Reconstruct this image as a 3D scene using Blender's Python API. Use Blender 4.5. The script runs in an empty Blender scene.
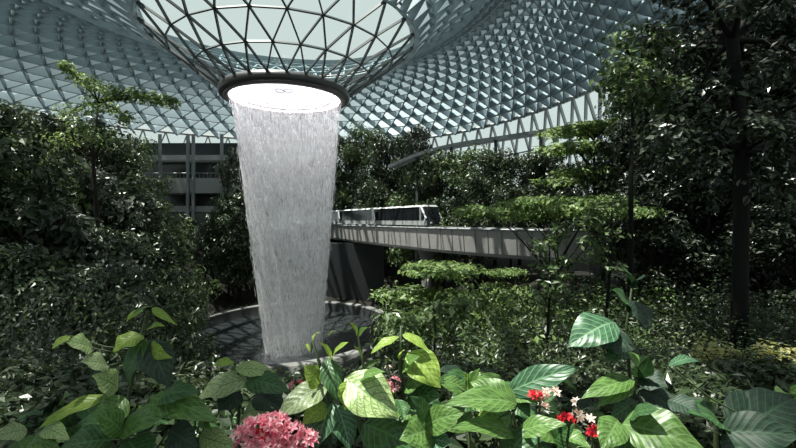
import bpy, math, random
from mathutils import Vector, Matrix, noise
sc = bpy.context.scene
COL = sc.collection
PI = math.pi
random.seed(7)
F = 430.0            # focal length in pixels of the 796-wide frame
HOR = 220.0          # horizon row; world z = 0 is eye height

# ------------------------------------------------------------------ camera, world, sun, exposure
cd = bpy.data.cameras.new('camera'); cam = bpy.data.objects.new('camera', cd); COL.objects.link(cam)
cam.location = (0, 0, 0); cam.rotation_euler = (PI/2, 0, 0)
cd.sensor_width = 36; cd.lens = F/796*36; cd.shift_y = -4/796; cd.clip_end = 600; cd.clip_start = .05
sc.camera = cam
w = bpy.data.worlds.new('world'); sc.world = w; w.use_nodes = True
bg = w.node_tree.nodes['Background']; bg.inputs[0].default_value = (.83, .94, .915, 1); bg.inputs[1].default_value = .82
sd = bpy.data.lights.new('sun', 'SUN'); sun = bpy.data.objects.new('sun', sd); COL.objects.link(sun)
sd.energy = 12; sd.angle = math.radians(.6); sd.color = (1, .96, .88)
SUNDIR = Vector((-.30, -.02, .95)).normalized()
sun.rotation_euler = SUNDIR.to_track_quat('Z', 'Y').to_euler(); sun.location = (0, 0, 60)
sc.view_settings.view_transform = 'Standard'; sc.view_settings.look = 'None'
sc.view_settings.exposure = 0.0; sc.view_settings.gamma = 1
sc.view_settings.use_curve_mapping = False
sc.cycles.transparent_max_bounces = 24
sc.cycles.max_bounces = 8

# ------------------------------------------------------------------ helpers
def U(px, py, Y):
    return Vector(((px-398)/F*Y, Y, (HOR-py)/F*Y))

def lerp(a, b, t): return a+(b-a)*t
def sstep(a, b, x):
    t = max(0, min(1, (x-a)/(b-a))); return t*t*(3-2*t)

class MB:
    def __init__(s): s.v = []; s.f = []; s.uv = {}
    def box(s, c, d, rz=0):
        c = Vector(c); n = len(s.v); hx, hy, hz = d[0]/2, d[1]/2, d[2]/2
        ca, sa = math.cos(rz), math.sin(rz)
        for z in (-hz, hz):
            for x, y in ((-hx, -hy), (hx, -hy), (hx, hy), (-hx, hy)):
                s.v.append((c.x+x*ca-y*sa, c.y+x*sa+y*ca, c.z+z))
        s.hexf(n)
    def hexf(s, n):
        s.f += [(n, n+3, n+2, n+1), (n+4, n+5, n+6, n+7), (n, n+1, n+5, n+4), (n+1, n+2, n+6, n+5), (n+2, n+3, n+7, n+6), (n+3, n, n+4, n+7)]
    def hexa(s, pts):            # 8 corners, bottom loop then top loop
        n = len(s.v); s.v += [tuple(p) for p in pts]; s.hexf(n)
    def beam(s, a, b, wd, dp, up):
        a = Vector(a); b = Vector(b); d = (b-a).normalized(); up = Vector(up)
        side = d.cross(up).normalized()*wd/2; u = side.cross(d).normalized()*dp/2
        n = len(s.v)
        for p in (a, b):
            for q in (-side-u, side-u, side+u, -side+u): s.v.append(tuple(p+q))
        s.f += [(n, n+1, n+2, n+3), (n+7, n+6, n+5, n+4), (n, n+4, n+5, n+1), (n+1, n+5, n+6, n+2), (n+2, n+6, n+7, n+3), (n+3, n+7, n+4, n)]
    def tube(s, pts, rad, k=6, cap=True):
        pts = [Vector(p) for p in pts]; n0 = len(s.v); m = len(pts)
        if not hasattr(rad, '__len__'): rad = [rad]*m
        ref = Vector((0, 0, 1)) if abs((pts[-1]-pts[0]).normalized().z) < .9 else Vector((1, 0, 0))
        for i, p in enumerate(pts):
            d = (pts[min(i+1, m-1)]-pts[max(i-1, 0)]).normalized()
            a = d.cross(ref).normalized(); b = d.cross(a)
            for j in range(k):
                t = 2*PI*j/k; s.v.append(tuple(p+(a*math.cos(t)+b*math.sin(t))*rad[i]))
        for i in range(m-1):
            for j in range(k):
                j2 = (j+1) % k
                s.f.append((n0+i*k+j, n0+i*k+j2, n0+(i+1)*k+j2, n0+(i+1)*k+j))
        if cap:
            s.f.append(tuple(n0+j for j in range(k))[::-1]); s.f.append(tuple(n0+(m-1)*k+j for j in range(k)))
    def lathe(s, prof, c=(0, 0, 0), k=64, sx=1, sy=1, a0=0, a1=2*PI):
        n0 = len(s.v); full = abs(a1-a0-2*PI) < 1e-6; kk = k if full else k+1
        for r, z in prof:
            for j in range(kk):
                t = a0+(a1-a0)*j/k; s.v.append((c[0]+r*sx*math.cos(t), c[1]+r*sy*math.sin(t), c[2]+z))
        for i in range(len(prof)-1):
            for j in range(k):
                j2 = (j+1) % kk
                s.f.append((n0+i*kk+j, n0+i*kk+j2, n0+(i+1)*kk+j2, n0+(i+1)*kk+j))
    def fleaf(s, p, d, nrm, L, W):        # small folded forest leaf: 2 triangles pairs around a midrib
        side = d.cross(nrm)
        if side.length < 1e-4: return
        side.normalize(); up = side.cross(d); n = len(s.v)
        s.v += [tuple(p), tuple(p+d*L*.45+side*W*.5+up*W*.18), tuple(p+d*L), tuple(p+d*L*.45-side*W*.5+up*W*.18)]
        s.f += [(n, n+1, n+2), (n, n+2, n+3)]
    def build(s, name, mat, parent=None, smooth=False):
        me = bpy.data.meshes.new(name); me.from_pydata(s.v, [], s.f)
        if s.uv:
            ul = me.uv_layers.new(name='UVMap')
            for lp in me.loops: ul.data[lp.index].uv = s.uv.get(lp.vertex_index, (0, 0))
        if smooth: me.polygons.foreach_set('use_smooth', [True]*len(me.polygons))
        me.materials.append(mat)
        o = bpy.data.objects.new(name, me); COL.objects.link(o)
        if parent: o.parent = parent; o.matrix_parent_inverse = parent.matrix_basis.inverted()
        return o

def tag(o, label=None, cat=None, group=None, kind=None):
    if label: o['label'] = label
    if cat: o['category'] = cat
    if group: o['group'] = group
    if kind: o['kind'] = kind
    return o
def empty(name, loc=(0, 0, 0), **k):
    o = bpy.data.objects.new(name, None); COL.objects.link(o); o.location = loc
    o.empty_display_size = .3
    return tag(o, **k)
def copy_thing(o, parent=None):
    c = o.copy(); COL.objects.link(c)
    if parent: c.parent = parent
    for ch in o.children: copy_thing(ch, c)
    return c

# ------------------------------------------------------------------ materials
def nmat(name):
    m = bpy.data.materials.new(name); m.use_nodes = True; nt = m.node_tree; nt.nodes.clear()
    out = nt.nodes.new('ShaderNodeOutputMaterial'); return m, nt, out
def N(nt, t, **k):
    n = nt.nodes.new(t)
    for a, b in k.items(): setattr(n, a, b)
    return n
def pbr(name, col, rough=.6, metal=0, spec=.5, noise_amt=0, nscale=4, col2=None, bump=0, emis=None, est=0):
    m, nt, out = nmat(name); L = nt.links.new
    b = N(nt, 'ShaderNodeBsdfPrincipled'); L(b.outputs[0], out.inputs[0])
    b.inputs['Base Color'].default_value = (*col, 1); b.inputs['Roughness'].default_value = rough
    b.inputs['Metallic'].default_value = metal; b.inputs['Specular IOR Level'].default_value = spec
    if emis: b.inputs['Emission Color'].default_value = (*emis, 1); b.inputs['Emission Strength'].default_value = est
    if noise_amt or bump:
        tc = N(nt, 'ShaderNodeTexCoord'); nz = N(nt, 'ShaderNodeTexNoise'); nz.inputs['Scale'].default_value = nscale
        nz.inputs['Detail'].default_value = 6; L(tc.outputs['Object'], nz.inputs[0])
        if noise_amt:
            r = N(nt, 'ShaderNodeValToRGB'); r.color_ramp.elements[0].position = .35; r.color_ramp.elements[1].position = .7
            c2 = col2 or tuple(c*(1-noise_amt) for c in col)
            r.color_ramp.elements[0].color = (*c2, 1); r.color_ramp.elements[1].color = (*col, 1)
            L(nz.outputs[0], r.inputs[0]); L(r.outputs[0], b.inputs['Base Color'])
        if bump:
            bp = N(nt, 'ShaderNodeBump'); bp.inputs['Strength'].default_value = bump; L(nz.outputs[0], bp.inputs['Height']); L(bp.outputs[0], b.inputs['Normal'])
    return m
def forest_leaf(name, cols, rough=.45, trans=.3):
    m, nt, out = nmat(name); L = nt.links.new
    g = N(nt, 'ShaderNodeNewGeometry'); r = N(nt, 'ShaderNodeValToRGB')
    e = r.color_ramp.elements
    for i, c in enumerate(cols):
        if i < 2: q = e[i]; q.position = i/(len(cols)-1)
        else: q = e.new(i/(len(cols)-1))
        q.color = (*c, 1)
    if len(cols) > 2:
        for i, c in enumerate(cols): pass
    L(g.outputs['Random Per Island'], r.inputs[0])
    b = N(nt, 'ShaderNodeBsdfPrincipled'); b.inputs['Roughness'].default_value = rough
    L(r.outputs[0], b.inputs['Base Color'])
    t = N(nt, 'ShaderNodeBsdfTranslucent'); hs = N(nt, 'ShaderNodeHueSaturation'); hs.inputs['Value'].default_value = 1.5; hs.inputs['Hue'].default_value = .48
    L(r.outputs[0], hs.inputs['Color']); L(hs.outputs[0], t.inputs[0])
    mx = N(nt, 'ShaderNodeMixShader'); mx.inputs[0].default_value = trans
    L(b.outputs[0], mx.inputs[1]); L(t.outputs[0], mx.inputs[2]); L(mx.outputs[0], out.inputs[0])
    return m
def big_leaf(name, blade, vein, netted=0, trans=.35, rough=.38):
    """blade colour, vein colour; netted mixes a pale mottling between the veins (variegated leaves)"""
    m, nt, out = nmat(name); L = nt.links.new
    uv = N(nt, 'ShaderNodeUVMap'); sp = N(nt, 'ShaderNodeSeparateXYZ'); L(uv.outputs[0], sp.inputs[0])
    def M(op, a, b=None, c=None):
        n = N(nt, 'ShaderNodeMath', operation=op)
        for i, x in enumerate((a, b, c)):
            if x is None: continue
            if isinstance(x, (int, float)): n.inputs[i].default_value = x
            else: L(x, n.inputs[i])
        return n.outputs[0]
    av = M('ABSOLUTE', sp.outputs[1])                       # 0 at midrib, 1 at margin
    ph = M('SUBTRACT', M('MULTIPLY', sp.outputs[0], 8.0), M('MULTIPLY', av, 2.2))
    tri = M('ABSOLUTE', M('SUBTRACT', M('FRACT', ph), .5))  # .5 at vein
    side = M('GREATER_THAN', tri, .425)
    mid = M('LESS_THAN', av, .05)
    v = M('MAXIMUM', side, mid)
    nz = N(nt, 'ShaderNodeTexNoise'); nz.inputs['Scale'].default_value = 6; nz.inputs['Detail'].default_value = 5
    L(uv.outputs[0], nz.inputs[0])
    r = N(nt, 'ShaderNodeValToRGB'); e = r.color_ramp.elements
    e[0].position = .4; e[1].position = .62
    e[0].color = (*[c*.6 for c in blade], 1); e[1].color = (*[min(1, c*1.2) for c in blade], 1)
    L(nz.outputs[0], r.inputs[0]); colr = r.outputs[0]
    if netted:
        v2 = N(nt, 'ShaderNodeTexVoronoi', feature='DISTANCE_TO_EDGE'); v2.inputs['Scale'].default_value = 9; L(uv.outputs[0], v2.inputs[0])
        mk = M('MULTIPLY', M('GREATER_THAN', v2.outputs['Distance'], .09), netted)
        mm = N(nt, 'ShaderNodeMix', data_type='RGBA'); L(mk, mm.inputs[0]); L(colr, mm.inputs[6]); mm.inputs[7].default_value = (.50, .62, .30, 1); colr = mm.outputs[2]
    mv = N(nt, 'ShaderNodeMix', data_type='RGBA'); L(M('MULTIPLY', v, .85), mv.inputs[0]); L(colr, mv.inputs[6]); mv.inputs[7].default_value = (*vein, 1)
    b = N(nt, 'ShaderNodeBsdfPrincipled'); b.inputs['Roughness'].default_value = rough; L(mv.outputs[2], b.inputs['Base Color'])
    bp = N(nt, 'ShaderNodeBump'); bp.inputs['Strength'].default_value = .4; bp.inputs['Distance'].default_value = .006; L(tri, bp.inputs['Height']); L(bp.outputs[0], b.inputs['Normal'])
    t = N(nt, 'ShaderNodeBsdfTranslucent'); L(mv.outputs[2], t.inputs[0])
    mx = N(nt, 'ShaderNodeMixShader'); mx.inputs[0].default_value = trans
    L(b.outputs[0], mx.inputs[1]); L(t.outputs[0], mx.inputs[2]); L(mx.outputs[0], out.inputs[0])
    return m
def glassm(name, tint=(.93, .98, .97), gl=.06):
    m, nt, out = nmat(name); L = nt.links.new
    t = N(nt, 'ShaderNodeBsdfTransparent'); t.inputs[0].default_value = (*tint, 1)
    g = N(nt, 'ShaderNodeBsdfGlossy'); g.inputs['Roughness'].default_value = .1
    mx = N(nt, 'ShaderNodeMixShader'); mx.inputs[0].default_value = gl
    L(t.outputs[0], mx.inputs[1]); L(g.outputs[0], mx.inputs[2]); L(mx.outputs[0], out.inputs[0]); return m

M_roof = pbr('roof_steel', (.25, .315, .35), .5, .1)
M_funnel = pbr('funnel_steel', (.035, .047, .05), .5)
M_glass = glassm('roof_glass')
M_ring = pbr('ring_bronze', (.045, .042, .042), .4)
M_ringrim = pbr('ring_rim', (.16, .15, .15), .4)
M_skyglow = pbr('skyglow_disc', (.9, .9, .9), .5, emis=(1, .96, .97), est=1.35)  # sky light through the oculus, put in as emission on a disc
M_lampring = pbr('lamp_marking', (.25, .27, .36), .5)
M_conc = pbr('concrete', (.20, .20, .195), .8, 0, .3, .35, .6)
M_dark = pbr('dark_stone', (.03, .033, .035), .35, 0, .5, .4, 1.5)
M_soil = pbr('soil', (.022, .021, .017), .95, 0, .2, .5, .8, bump=.4)
M_bark = pbr('bark', (.035, .030, .026), .9, 0, .2, .5, 5, bump=.5)
M_barkd = pbr('dark_bark', (.012, .012, .011), .9, 0, .2)
M_girder = pbr('girder_panel', (.36, .35, .34), .6, 0, .4, .15, .5)
M_seam = pbr('seam', (.12, .12, .12), .8)
M_white = pbr('train_white', (.72, .74, .75), .35)
M_twin = pbr('train_glass', (.010, .012, .014), .12)
M_tgrey = pbr('train_lower', (.33, .34, .34), .5)
M_facade = pbr('facade', (.34, .36, .36), .7)
M_steel = pbr('steel_grey', (.22, .24, .25), .5)
M_facst = pbr('facade_steel', (.42, .44, .45), .5)
M_winbuild = pbr('dark_glazing', (.015, .02, .022), .15)
M_paving = pbr('paving', (.16, .15, .135), .85, 0, .3, .5, 2.5)
G = {
 'dark': forest_leaf('leaf_dark', [(.012, .022, .009), (.025, .044, .015), (.04, .062, .024), (.08, .105, .055)], .36, .2),
 'mid': forest_leaf('leaf_mid', [(.03, .055, .02), (.055, .10, .03), (.09, .15, .05), (.15, .20, .09)], .38, .3),
 'bright': forest_leaf('leaf_bright', [(.07, .12, .03), (.11, .19, .05), (.17, .26, .08), (.23, .31, .13)], .45, .35),
 'yellow': forest_leaf('leaf_yellow', [(.30, .30, .08), (.42, .40, .14), (.55, .52, .26), (.18, .26, .07)], .5, .3),
 'grey': forest_leaf('leaf_grey', [(.025, .036, .024), (.045, .058, .04), (.08, .095, .07), (.13, .145, .115)], .42, .2),
 'shade': forest_leaf('leaf_shade', [(.007, .012, .006), (.012, .021, .009), (.02, .03, .014), (.05, .062, .04)], .3, .12),  # shade on the right slope, put into darker leaf colours
}
B = {
 'lime': big_leaf('blade_lime', (.34, .50, .08), (.46, .60, .18), 0, .5),
 'green': big_leaf('blade_green', (.12, .235, .055), (.21, .33, .12), 0, .35),
 'dark': big_leaf('blade_dark', (.04, .105, .03), (.09, .19, .07), 0, .2),
 'deep': big_leaf('blade_deep', (.012, .034, .017), (.035, .075, .04), 0, .12, .6),
 'blue': big_leaf('blade_bluegreen', (.055, .14, .07), (.20, .33, .19), 0, .2),
 'vari': big_leaf('blade_variegated', (.30, .40, .13), (.12, .24, .07), .85, .3),
 'pale': big_leaf('blade_pale', (.30, .37, .2), (.15, .24, .09), .7, .35),
}
M_stem = pbr('stem', (.045, .07, .025), .6)
M_pink = forest_leaf('petal_pink', [(.72, .16, .25), (.85, .36, .42), (.92, .66, .68), (.45, .03, .08)], .5, .3)
M_red = forest_leaf('petal_red', [(.6, .01, .02), (.75, .03, .04), (.5, .005, .02)], .5, .25)
M_cream = forest_leaf('petal_cream', [(.85, .72, .60), (.9, .82, .74), (.85, .6, .52)], .5, .3)

# ------------------------------------------------------------------ terrain
S = 1.4
CX, CY = -14.6, 56.0
def nz2(x, y, s): return noise.noise(Vector((x*s, y*s, 3.7)))
def ground(x, y):
    near = lerp(-1.75, -17, sstep(3.4, 17 + max(0, x)*1.3, y))
    right = lerp(-17, -6.5, sstep(-2, 17, x)) if y < 75 else lerp(-17, -6.5, sstep(-2, 17, x)*(1-sstep(75, 90, y)))
    left = lerp(-17, -1.0, 1-sstep(-50, -27, x))
    far = lerp(-17, -3.0, sstep(80, 104, y))
    h = max(near, right, left, far)
    if y > 5: h += .5*nz2(x, y, .12)*min(1, (y-5)/5)
    d = math.hypot((x+15.1)/15.5, (y-60)/18.5)
    return lerp(-18.6, h, sstep(1.0, 1.35, d))
mb = MB()
xs = [-95+2.5*i for i in range(61)]; ys = [-25+2.5*i for i in range(67)]
for y in ys:
    for x in xs: mb.v.append((x, y, ground(x, y) if y > 0 else -1.75))
nx = len(xs)
for j in range(len(ys)-1):
    for i in range(nx-1): a = j*nx+i; mb.f.append((a, a+1, a+nx+1, a+nx))
tag(mb.build('floor', M_soil, smooth=True), 'dark planted earth of the indoor valley', kind='structure')

# ------------------------------------------------------------------ roof : funnel, toroid, facade
def Rlim(th):
    a = (40 if math.cos(th) > 0 else 64)*S; b = 61*S
    return 1/math.sqrt((math.cos(th)/a)**2+(math.sin(th)/b)**2)
R0, H0 = 12*S, 16.7*S
def roofpt(th, t):
    R = lerp(R0, Rlim(th), t)
    h = H0 + 1.6*S*t + 8.0*S*math.sin(PI*t)**.92
    return Vector((CX+R*math.cos(th), CY+R*math.sin(th), h))
def funpt(th, t):          # t 0..1 from ring to R0
    R = lerp(5.75*S, R0, t); return Vector((CX+R*math.cos(th), CY+R*math.sin(th), lerp(11.9*S, H0, t)+.5*S*t*(t-1)))
def nrm(f, th, t):
    e = 1e-3
    return (f(th+e, t)-f(th-e, t)).cross(f(th, t+e)-f(th, t-e if t > e else t)).normalized()
mb = MB(); gl = MB()
rows = [funpt, 3]
def grid(mb, f, ts, ns, wd, dp, ringw=None, off=0, ringd=None):
    for i in range(len(ts)-1):
        n = ns[i]; sh0 = (off+i) % 2*.5; sh1 = (off+i+1) % 2*.5
        for j in range(n):
            a = f(2*PI*(j+sh0)/n, ts[i])
            up = nrm(f, 2*PI*(j+sh0)/n, max(ts[i], .002))
            b1 = f(2*PI*(j+sh1)/n, ts[i+1]); b2 = f(2*PI*(j+(sh1-1 if sh0 == 0 else sh1+1))/n, ts[i+1])
            mb.beam(a, b1, wd, dp, up); mb.beam(a, b2, wd, dp, up)
            c = f(2*PI*(j+1+sh0)/n, ts[i]); mb.beam(a, c, ringw or wd, ringd or dp, up)
grid(mb, funpt, [0, 1/3, 2/3, 1.0], [24]*4, .16, .30)
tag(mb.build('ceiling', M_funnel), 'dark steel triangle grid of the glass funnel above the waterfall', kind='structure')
# heavy double ring where the funnel meets the outer grid
mb = MB(); ring = [roofpt(2*PI*j/96, 0) for j in range(97)]
for k_, dz in ((0, 0), (1, .9)):
    mb.tube([p+Vector((0, 0, dz)) for p in ring], .16, 6, cap=False)
tag(mb.build('trim_1', M_funnel), 'dark circular rail between glass funnel and outer roof grid', kind='structure')
mb = MB()
T1 = [0, .055, .115, .18, .25]; T2 = [.25+.75*i/14 for i in range(15)]
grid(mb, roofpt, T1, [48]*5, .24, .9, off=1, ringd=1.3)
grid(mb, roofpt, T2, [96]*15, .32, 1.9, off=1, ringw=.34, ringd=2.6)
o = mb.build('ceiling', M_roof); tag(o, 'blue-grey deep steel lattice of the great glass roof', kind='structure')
gl = MB()
def sheet(gl, f, ts, n, dz=.0):
    n0 = len(gl.v)
    for t in ts:
        for j in range(n): gl.v.append(tuple(f(2*PI*j/n, t)+Vector((0, 0, dz))))
    for i in range(len(ts)-1):
        for j in range(n): gl.f.append((n0+i*n+j, n0+i*n+(j+1) % n, n0+(i+1)*n+(j+1) % n, n0+(i+1)*n+j))
sheet(gl, funpt, [0, .33, .66, 1], 96, .25); sheet(gl, roofpt, T1+T2[1:], 96, .65)
tag(gl.build('window_1', M_glass, smooth=True), 'clear glass skin of the roof', kind='structure')
# facade below the roof edge
def facpt(th, t):
    p = roofpt(th, 1); d = Vector((math.cos(th), math.sin(th), 0))
    return Vector((p.x, p.y, lerp(p.z, -17, t)))+d*6*math.sin(PI*t*.5)
mb = MB(); ft = [0, .2, .4, .6, .8, 1.0]
grid(mb, facpt, ft, [96]*6, .35, .6)
mb2 = [roofpt(2*PI*j/144, 1) for j in range(145)]
mb.tube(mb2, .45, 6, cap=False)
tag(mb.build('wall_outer', M_facst), 'tall steel lattice of the outer glass wall under the roof edge', kind='structure')
gl = MB(); sheet(gl, facpt, ft, 72)
tag(gl.build('window_2', M_glass, smooth=True), 'glass of the outer wall under the roof edge', kind='structure')

# ------------------------------------------------------------------ oculus ring
root = empty('oculus_ring', (CX, CY, 15.7), label='dark bronze ring hanging under the glass funnel with the waterfall pouring from it', cat='ring')
mb = MB(); mb.lathe([(7.15, 0), (8.0, .05), (8.25, .35), (8.25, .9), (7.9, 1.15), (7.15, 1.15), (7.15, 0)], (CX, CY, 15.6), 96)
mb.build('ring_body', M_ring, root, True)
mb = MB(); mb.lathe([(7.0, .05), (7.3, -.12), (7.6, -.02), (7.6, .1), (7.0, .2), (7.0, .05)], (CX, CY, 15.55), 96)
mb.build('inner_rim', M_ringrim, root, True)
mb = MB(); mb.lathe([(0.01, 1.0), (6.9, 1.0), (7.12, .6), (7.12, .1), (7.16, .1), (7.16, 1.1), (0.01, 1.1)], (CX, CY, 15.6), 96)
o = mb.build('skyglow_disc', M_skyglow, root, True); o['label'] = 'glowing white disc inside the ring'
mb = MB()
for dx in (-.55, .55):
    mb.tube([(CX+dx+.5*math.cos(t*PI/12), CY-1+.8*math.sin(t*PI/12), 16.52) for t in range(25)], .1, 6, cap=False)
mb.build('lamp_hoop', M_lampring, root, True)
mb = MB()
mb.tube([(CX+5.9*math.cos(t), CY-.6+5.9*math.sin(t), 15.7) for t in [PI*(.12+.76*i/30) for i in range(31)]], .11, 6)
for t in (.12, .37, .63, .88):
    a = PI*t; mb.tube([(CX+5.9*math.cos(a), CY-.6+5.9*math.sin(a), 15.7), (CX+5.9*math.cos(a), CY-.6+5.9*math.sin(a), 16.6)], .07, 5)
mb.build('hanging_pipe', M_ringrim, root, True)

for i in range(14):  # lamps and housings added inside the ring to brighten the upper waterfall
    a = 2*PI*i/14; p = (CX+6.3*math.cos(a), CY+6.3*math.sin(a), 16.2)
    mb = MB(); mb.lathe([(.01, .35), (.14, .35), (.14, .05), (.18, 0)], p, 12); mb.build('fill_lamp_housing', M_ringrim, root, True)
    ld = bpy.data.lights.new('fill_lamp', 'POINT'); ld.energy = 130; ld.color = (1, .9, .93); ld.shadow_soft_size = .12
    lo = bpy.data.objects.new('fill_lamp', ld); COL.objects.link(lo); lo.location = (p[0], p[1], p[2]-.15)
# ------------------------------------------------------------------ waterfall
def wx(z): return CX+.15+.9*max(0, (15.6-z)/33.0)
def wr(z):
    t = max(0, (15.6-z)/33.0); return lerp(6.85, 3.4, t)+.2*max(0, 1-t*12)**2
def water_mat(name, lo, hi, sx, sz, op):
    m, nt, out = nmat(name); L = nt.links.new
    tc = N(nt, 'ShaderNodeUVMap'); mp = N(nt, 'ShaderNodeMapping'); mp.inputs['Scale'].default_value = (sx, sz, 1); L(tc.outputs[0], mp.inputs[0])
    nz = N(nt, 'ShaderNodeTexNoise'); nz.inputs['Scale'].default_value = 1; nz.inputs['Detail'].default_value = 8; nz.inputs['Roughness'].default_value = .65
    L(mp.outputs[0], nz.inputs[0])
    mr = N(nt, 'ShaderNodeMapRange'); mr.inputs[1].default_value = lo; mr.inputs[2].default_value = hi; mr.inputs[4].default_value = op; mr.inputs[3].default_value = .04
    L(nz.outputs[0], mr.inputs[0])
    sx_ = N(nt, 'ShaderNodeSeparateXYZ'); L(tc.outputs[0], sx_.inputs[0])
    m2 = N(nt, 'ShaderNodeMapRange'); m2.inputs[1].default_value = .02; m2.inputs[2].default_value = .13; m2.inputs[3].default_value = .3; m2.inputs[4].default_value = 1; L(sx_.outputs[1], m2.inputs[0])
    mul = N(nt, 'ShaderNodeMath', operation='MULTIPLY'); L(mr.outputs[0], mul.inputs[0]); L(m2.outputs[0], mul.inputs[1])
    d = N(nt, 'ShaderNodeBsdfDiffuse'); d.inputs[0].default_value = (.95, .95, .97, 1)
    t = N(nt, 'ShaderNodeBsdfTranslucent'); t.inputs[0].default_value = (.95, .95, .97, 1)
    a = N(nt, 'ShaderNodeMixShader'); a.inputs[0].default_value = .5; L(d.outputs[0], a.inputs[1]); L(t.outputs[0], a.inputs[2])
    tr = N(nt, 'ShaderNodeBsdfTransparent'); mx = N(nt, 'ShaderNodeMixShader')
    L(mul.outputs[0], mx.inputs[0]); L(tr.outputs[0], mx.inputs[1]); L(a.outputs[0], mx.inputs[2]); L(mx.outputs[0], out.inputs[0])
    return m
wf = empty('waterfall', (CX, CY, -17), label='tall white round curtain of falling water dropping from the roof ring into the basin', cat='waterfall')
for k_, (dr, mat) in enumerate(((0, water_mat('water_a', .42, .56, 170, 34, .82)), (-.35, water_mat('water_b', .44, .58, 90, 16, .75)))):
    mb = MB(); nz_ = 34; na = 160
    for i in range(nz_+1):
        z = lerp(15.75, -17.3, i/nz_)
        for j in range(na+1):
            a = 2*PI*j/na; r = wr(z)+dr+.05*math.sin(a*23+z*.2)+.08*math.sin(a*9-z*.13)
            mb.uv[len(mb.v)] = (j/na, i/nz_)
            mb.v.append((wx(z)+r*math.cos(a), CY+r*math.sin(a), z))
    for i in range(nz_):
        for j in range(na): q = i*(na+1)+j; mb.f.append((q, q+1, q+na+2, q+na+1))
    mb.build('water_sheet', mat, wf, True)
M_drop = pbr('water_strand', (.93, .94, .95), .4)
mb = MB()
for i in range(2600):
    a = random.uniform(0, 2*PI); z = lerp(15.5, -16, random.random()**.8); ln = random.uniform(.25, 1.6)
    sp = random.gauss(0, .12)+.05
    pts = [(wx(zz)+(wr(zz)+sp)*math.cos(a), CY+(wr(zz)+sp)*math.sin(a), zz) for zz in (z, z-ln*.6, z-ln)]
    r = random.uniform(.010, .035); mb.tube(pts, [r*.6, r, r*.3], 3, cap=False)
mb.build('water_strands', M_drop, wf).__setitem__('kind', 'stuff')

# ------------------------------------------------------------------ basin
PX, PY = -15.1, 60.0
bs = empty('fountain_basin', (PX, PY, -17), label='large round dark basin with pale stone ledge catching the waterfall', cat='basin')
sx, sy = 13.8, 16.4
mb = MB(); mb.lathe([(1.09, -2.3), (1.09, .25), (1.08, .32), (1.02, .32), (1.01, .25), (1.01, -.2)], (PX, PY, -14.9), 128, sx, sy)
mb.build('ledge', M_conc, bs, True)
mb = MB(); mb.lathe([(1.012, .2), (1.0, -.2), (.985, -1.3), (.97, -1.5), (.97, -2.2)], (PX, PY, -14.9), 128, sx, sy)
mb.build('inner_wall', M_dark, bs, True)
m, nt, out = nmat('basin_water'); L = nt.links.new
b = N(nt, 'ShaderNodeBsdfPrincipled'); b.inputs['Base Color'].default_value = (.018, .022, .024, 1); b.inputs['Roughness'].default_value = .2; b.inputs['IOR'].default_value = 2.7
tc = N(nt, 'ShaderNodeTexCoord'); nz_ = N(nt, 'ShaderNodeTexNoise'); nz_.inputs['Scale'].default_value = 1.6; L(tc.outputs['Object'], nz_.inputs[0])
bp = N(nt, 'ShaderNodeBump'); bp.inputs['Strength'].default_value = .5; bp.inputs['Distance'].default_value = .25; L(nz_.outputs[0], bp.inputs['Height']); L(bp.outputs[0], b.inputs['Normal']); L(b.outputs[0], out.inputs[0])
M_pool = m
mb = MB(); mb.lathe([(.985, -1.25), (.93, -1.0), (.86, -.98), (.75, -1.15), (.6, -1.5), (.45, -1.9), (.3, -2.2), (.01, -2.4)], (PX, PY, -14.9), 128, sx, sy)
mb.build('water', M_pool, bs, True)
# mist of splashes where the curtain lands
mb = MB()
for i in range(900):
    a = random.uniform(0, 2*PI); r = 3.3+abs(random.gauss(0, .9)); z = -17.0+abs(random.gauss(0, .7))
    mb.fleaf(Vector((CX+1+r*math.cos(a), CY+r*math.sin(a), z)), Vector((0, 0, 1)), Vector((math.cos(a), math.sin(a), 0)), random.uniform(.05, .18), random.uniform(.04, .1))
mb.build('splash', M_drop, wf).__setitem__('kind', 'stuff')

# ------------------------------------------------------------------ monorail girder
def cr(P, t):
    n = len(P)-1; i = min(int(t*n), n-1); f = t*n-i
    p0, p1, p2, p3 = P[max(i-1, 0)], P[i], P[i+1], P[min(i+2, n)]
    return .5*((2*p1)+(p2-p0)*f+(2*p0-5*p1+4*p2-p3)*f*f+(3*p1-p0-3*p2+p3)*f**3)
TR = [Vector((x*S, y*S, 0)) for x, y in ((-22, 95), (-12.4, 75), (-3.2, 56), (4, 42.5), (9.2, 35.6), (15, 31.6), (22, 30.4), (31, 31.5), (44, 36))]
path = [cr(TR, i/96) for i in range(97)]
def side(i):
    d = (path[min(i+1, 96)]-path[max(i-1, 0)]).normalized(); return Vector((d.y, -d.x, 0))   # towards the camera side
ZT, ZB = -1.15, -4.3
root = empty('monorail_viaduct', (path[50].x, path[50].y, -12), label='long pale panelled concrete track bridge curving behind the waterfall under the train', cat='bridge')
mb = MB()
sec = [(-1.5, ZB+.4), (-1.3, ZB), (1.3, ZB), (1.5, ZB+.4), (1.7, ZT), (-1.7, ZT)]
for i in range(97):
    s_ = side(i)
    for q, z in sec: p = path[i]-s_*q*-1; mb.v.append((p.x, p.y, z))
for i in range(96):
    for j in range(6): j2 = (j+1) % 6; mb.f.append((i*6+j, i*6+j2, (i+1)*6+j2, (i+1)*6+j))
mb.build('girder', M_girder, root)
for i in range(12, 85, 2):
    s_ = side(i); p = path[i]+s_*1.73; q = path[i]+s_*1.53
    mb = MB(); mb.tube([(p.x, p.y, ZT), (q.x, q.y, ZB+.4)], .035, 4); mb.build('panel_joint', M_seam, root)
mb = MB()
mb.tube([(path[i]+side(i)*1.75)+Vector((0, 0, ZT+.05)) for i in range(97)], .12, 4)
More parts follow.
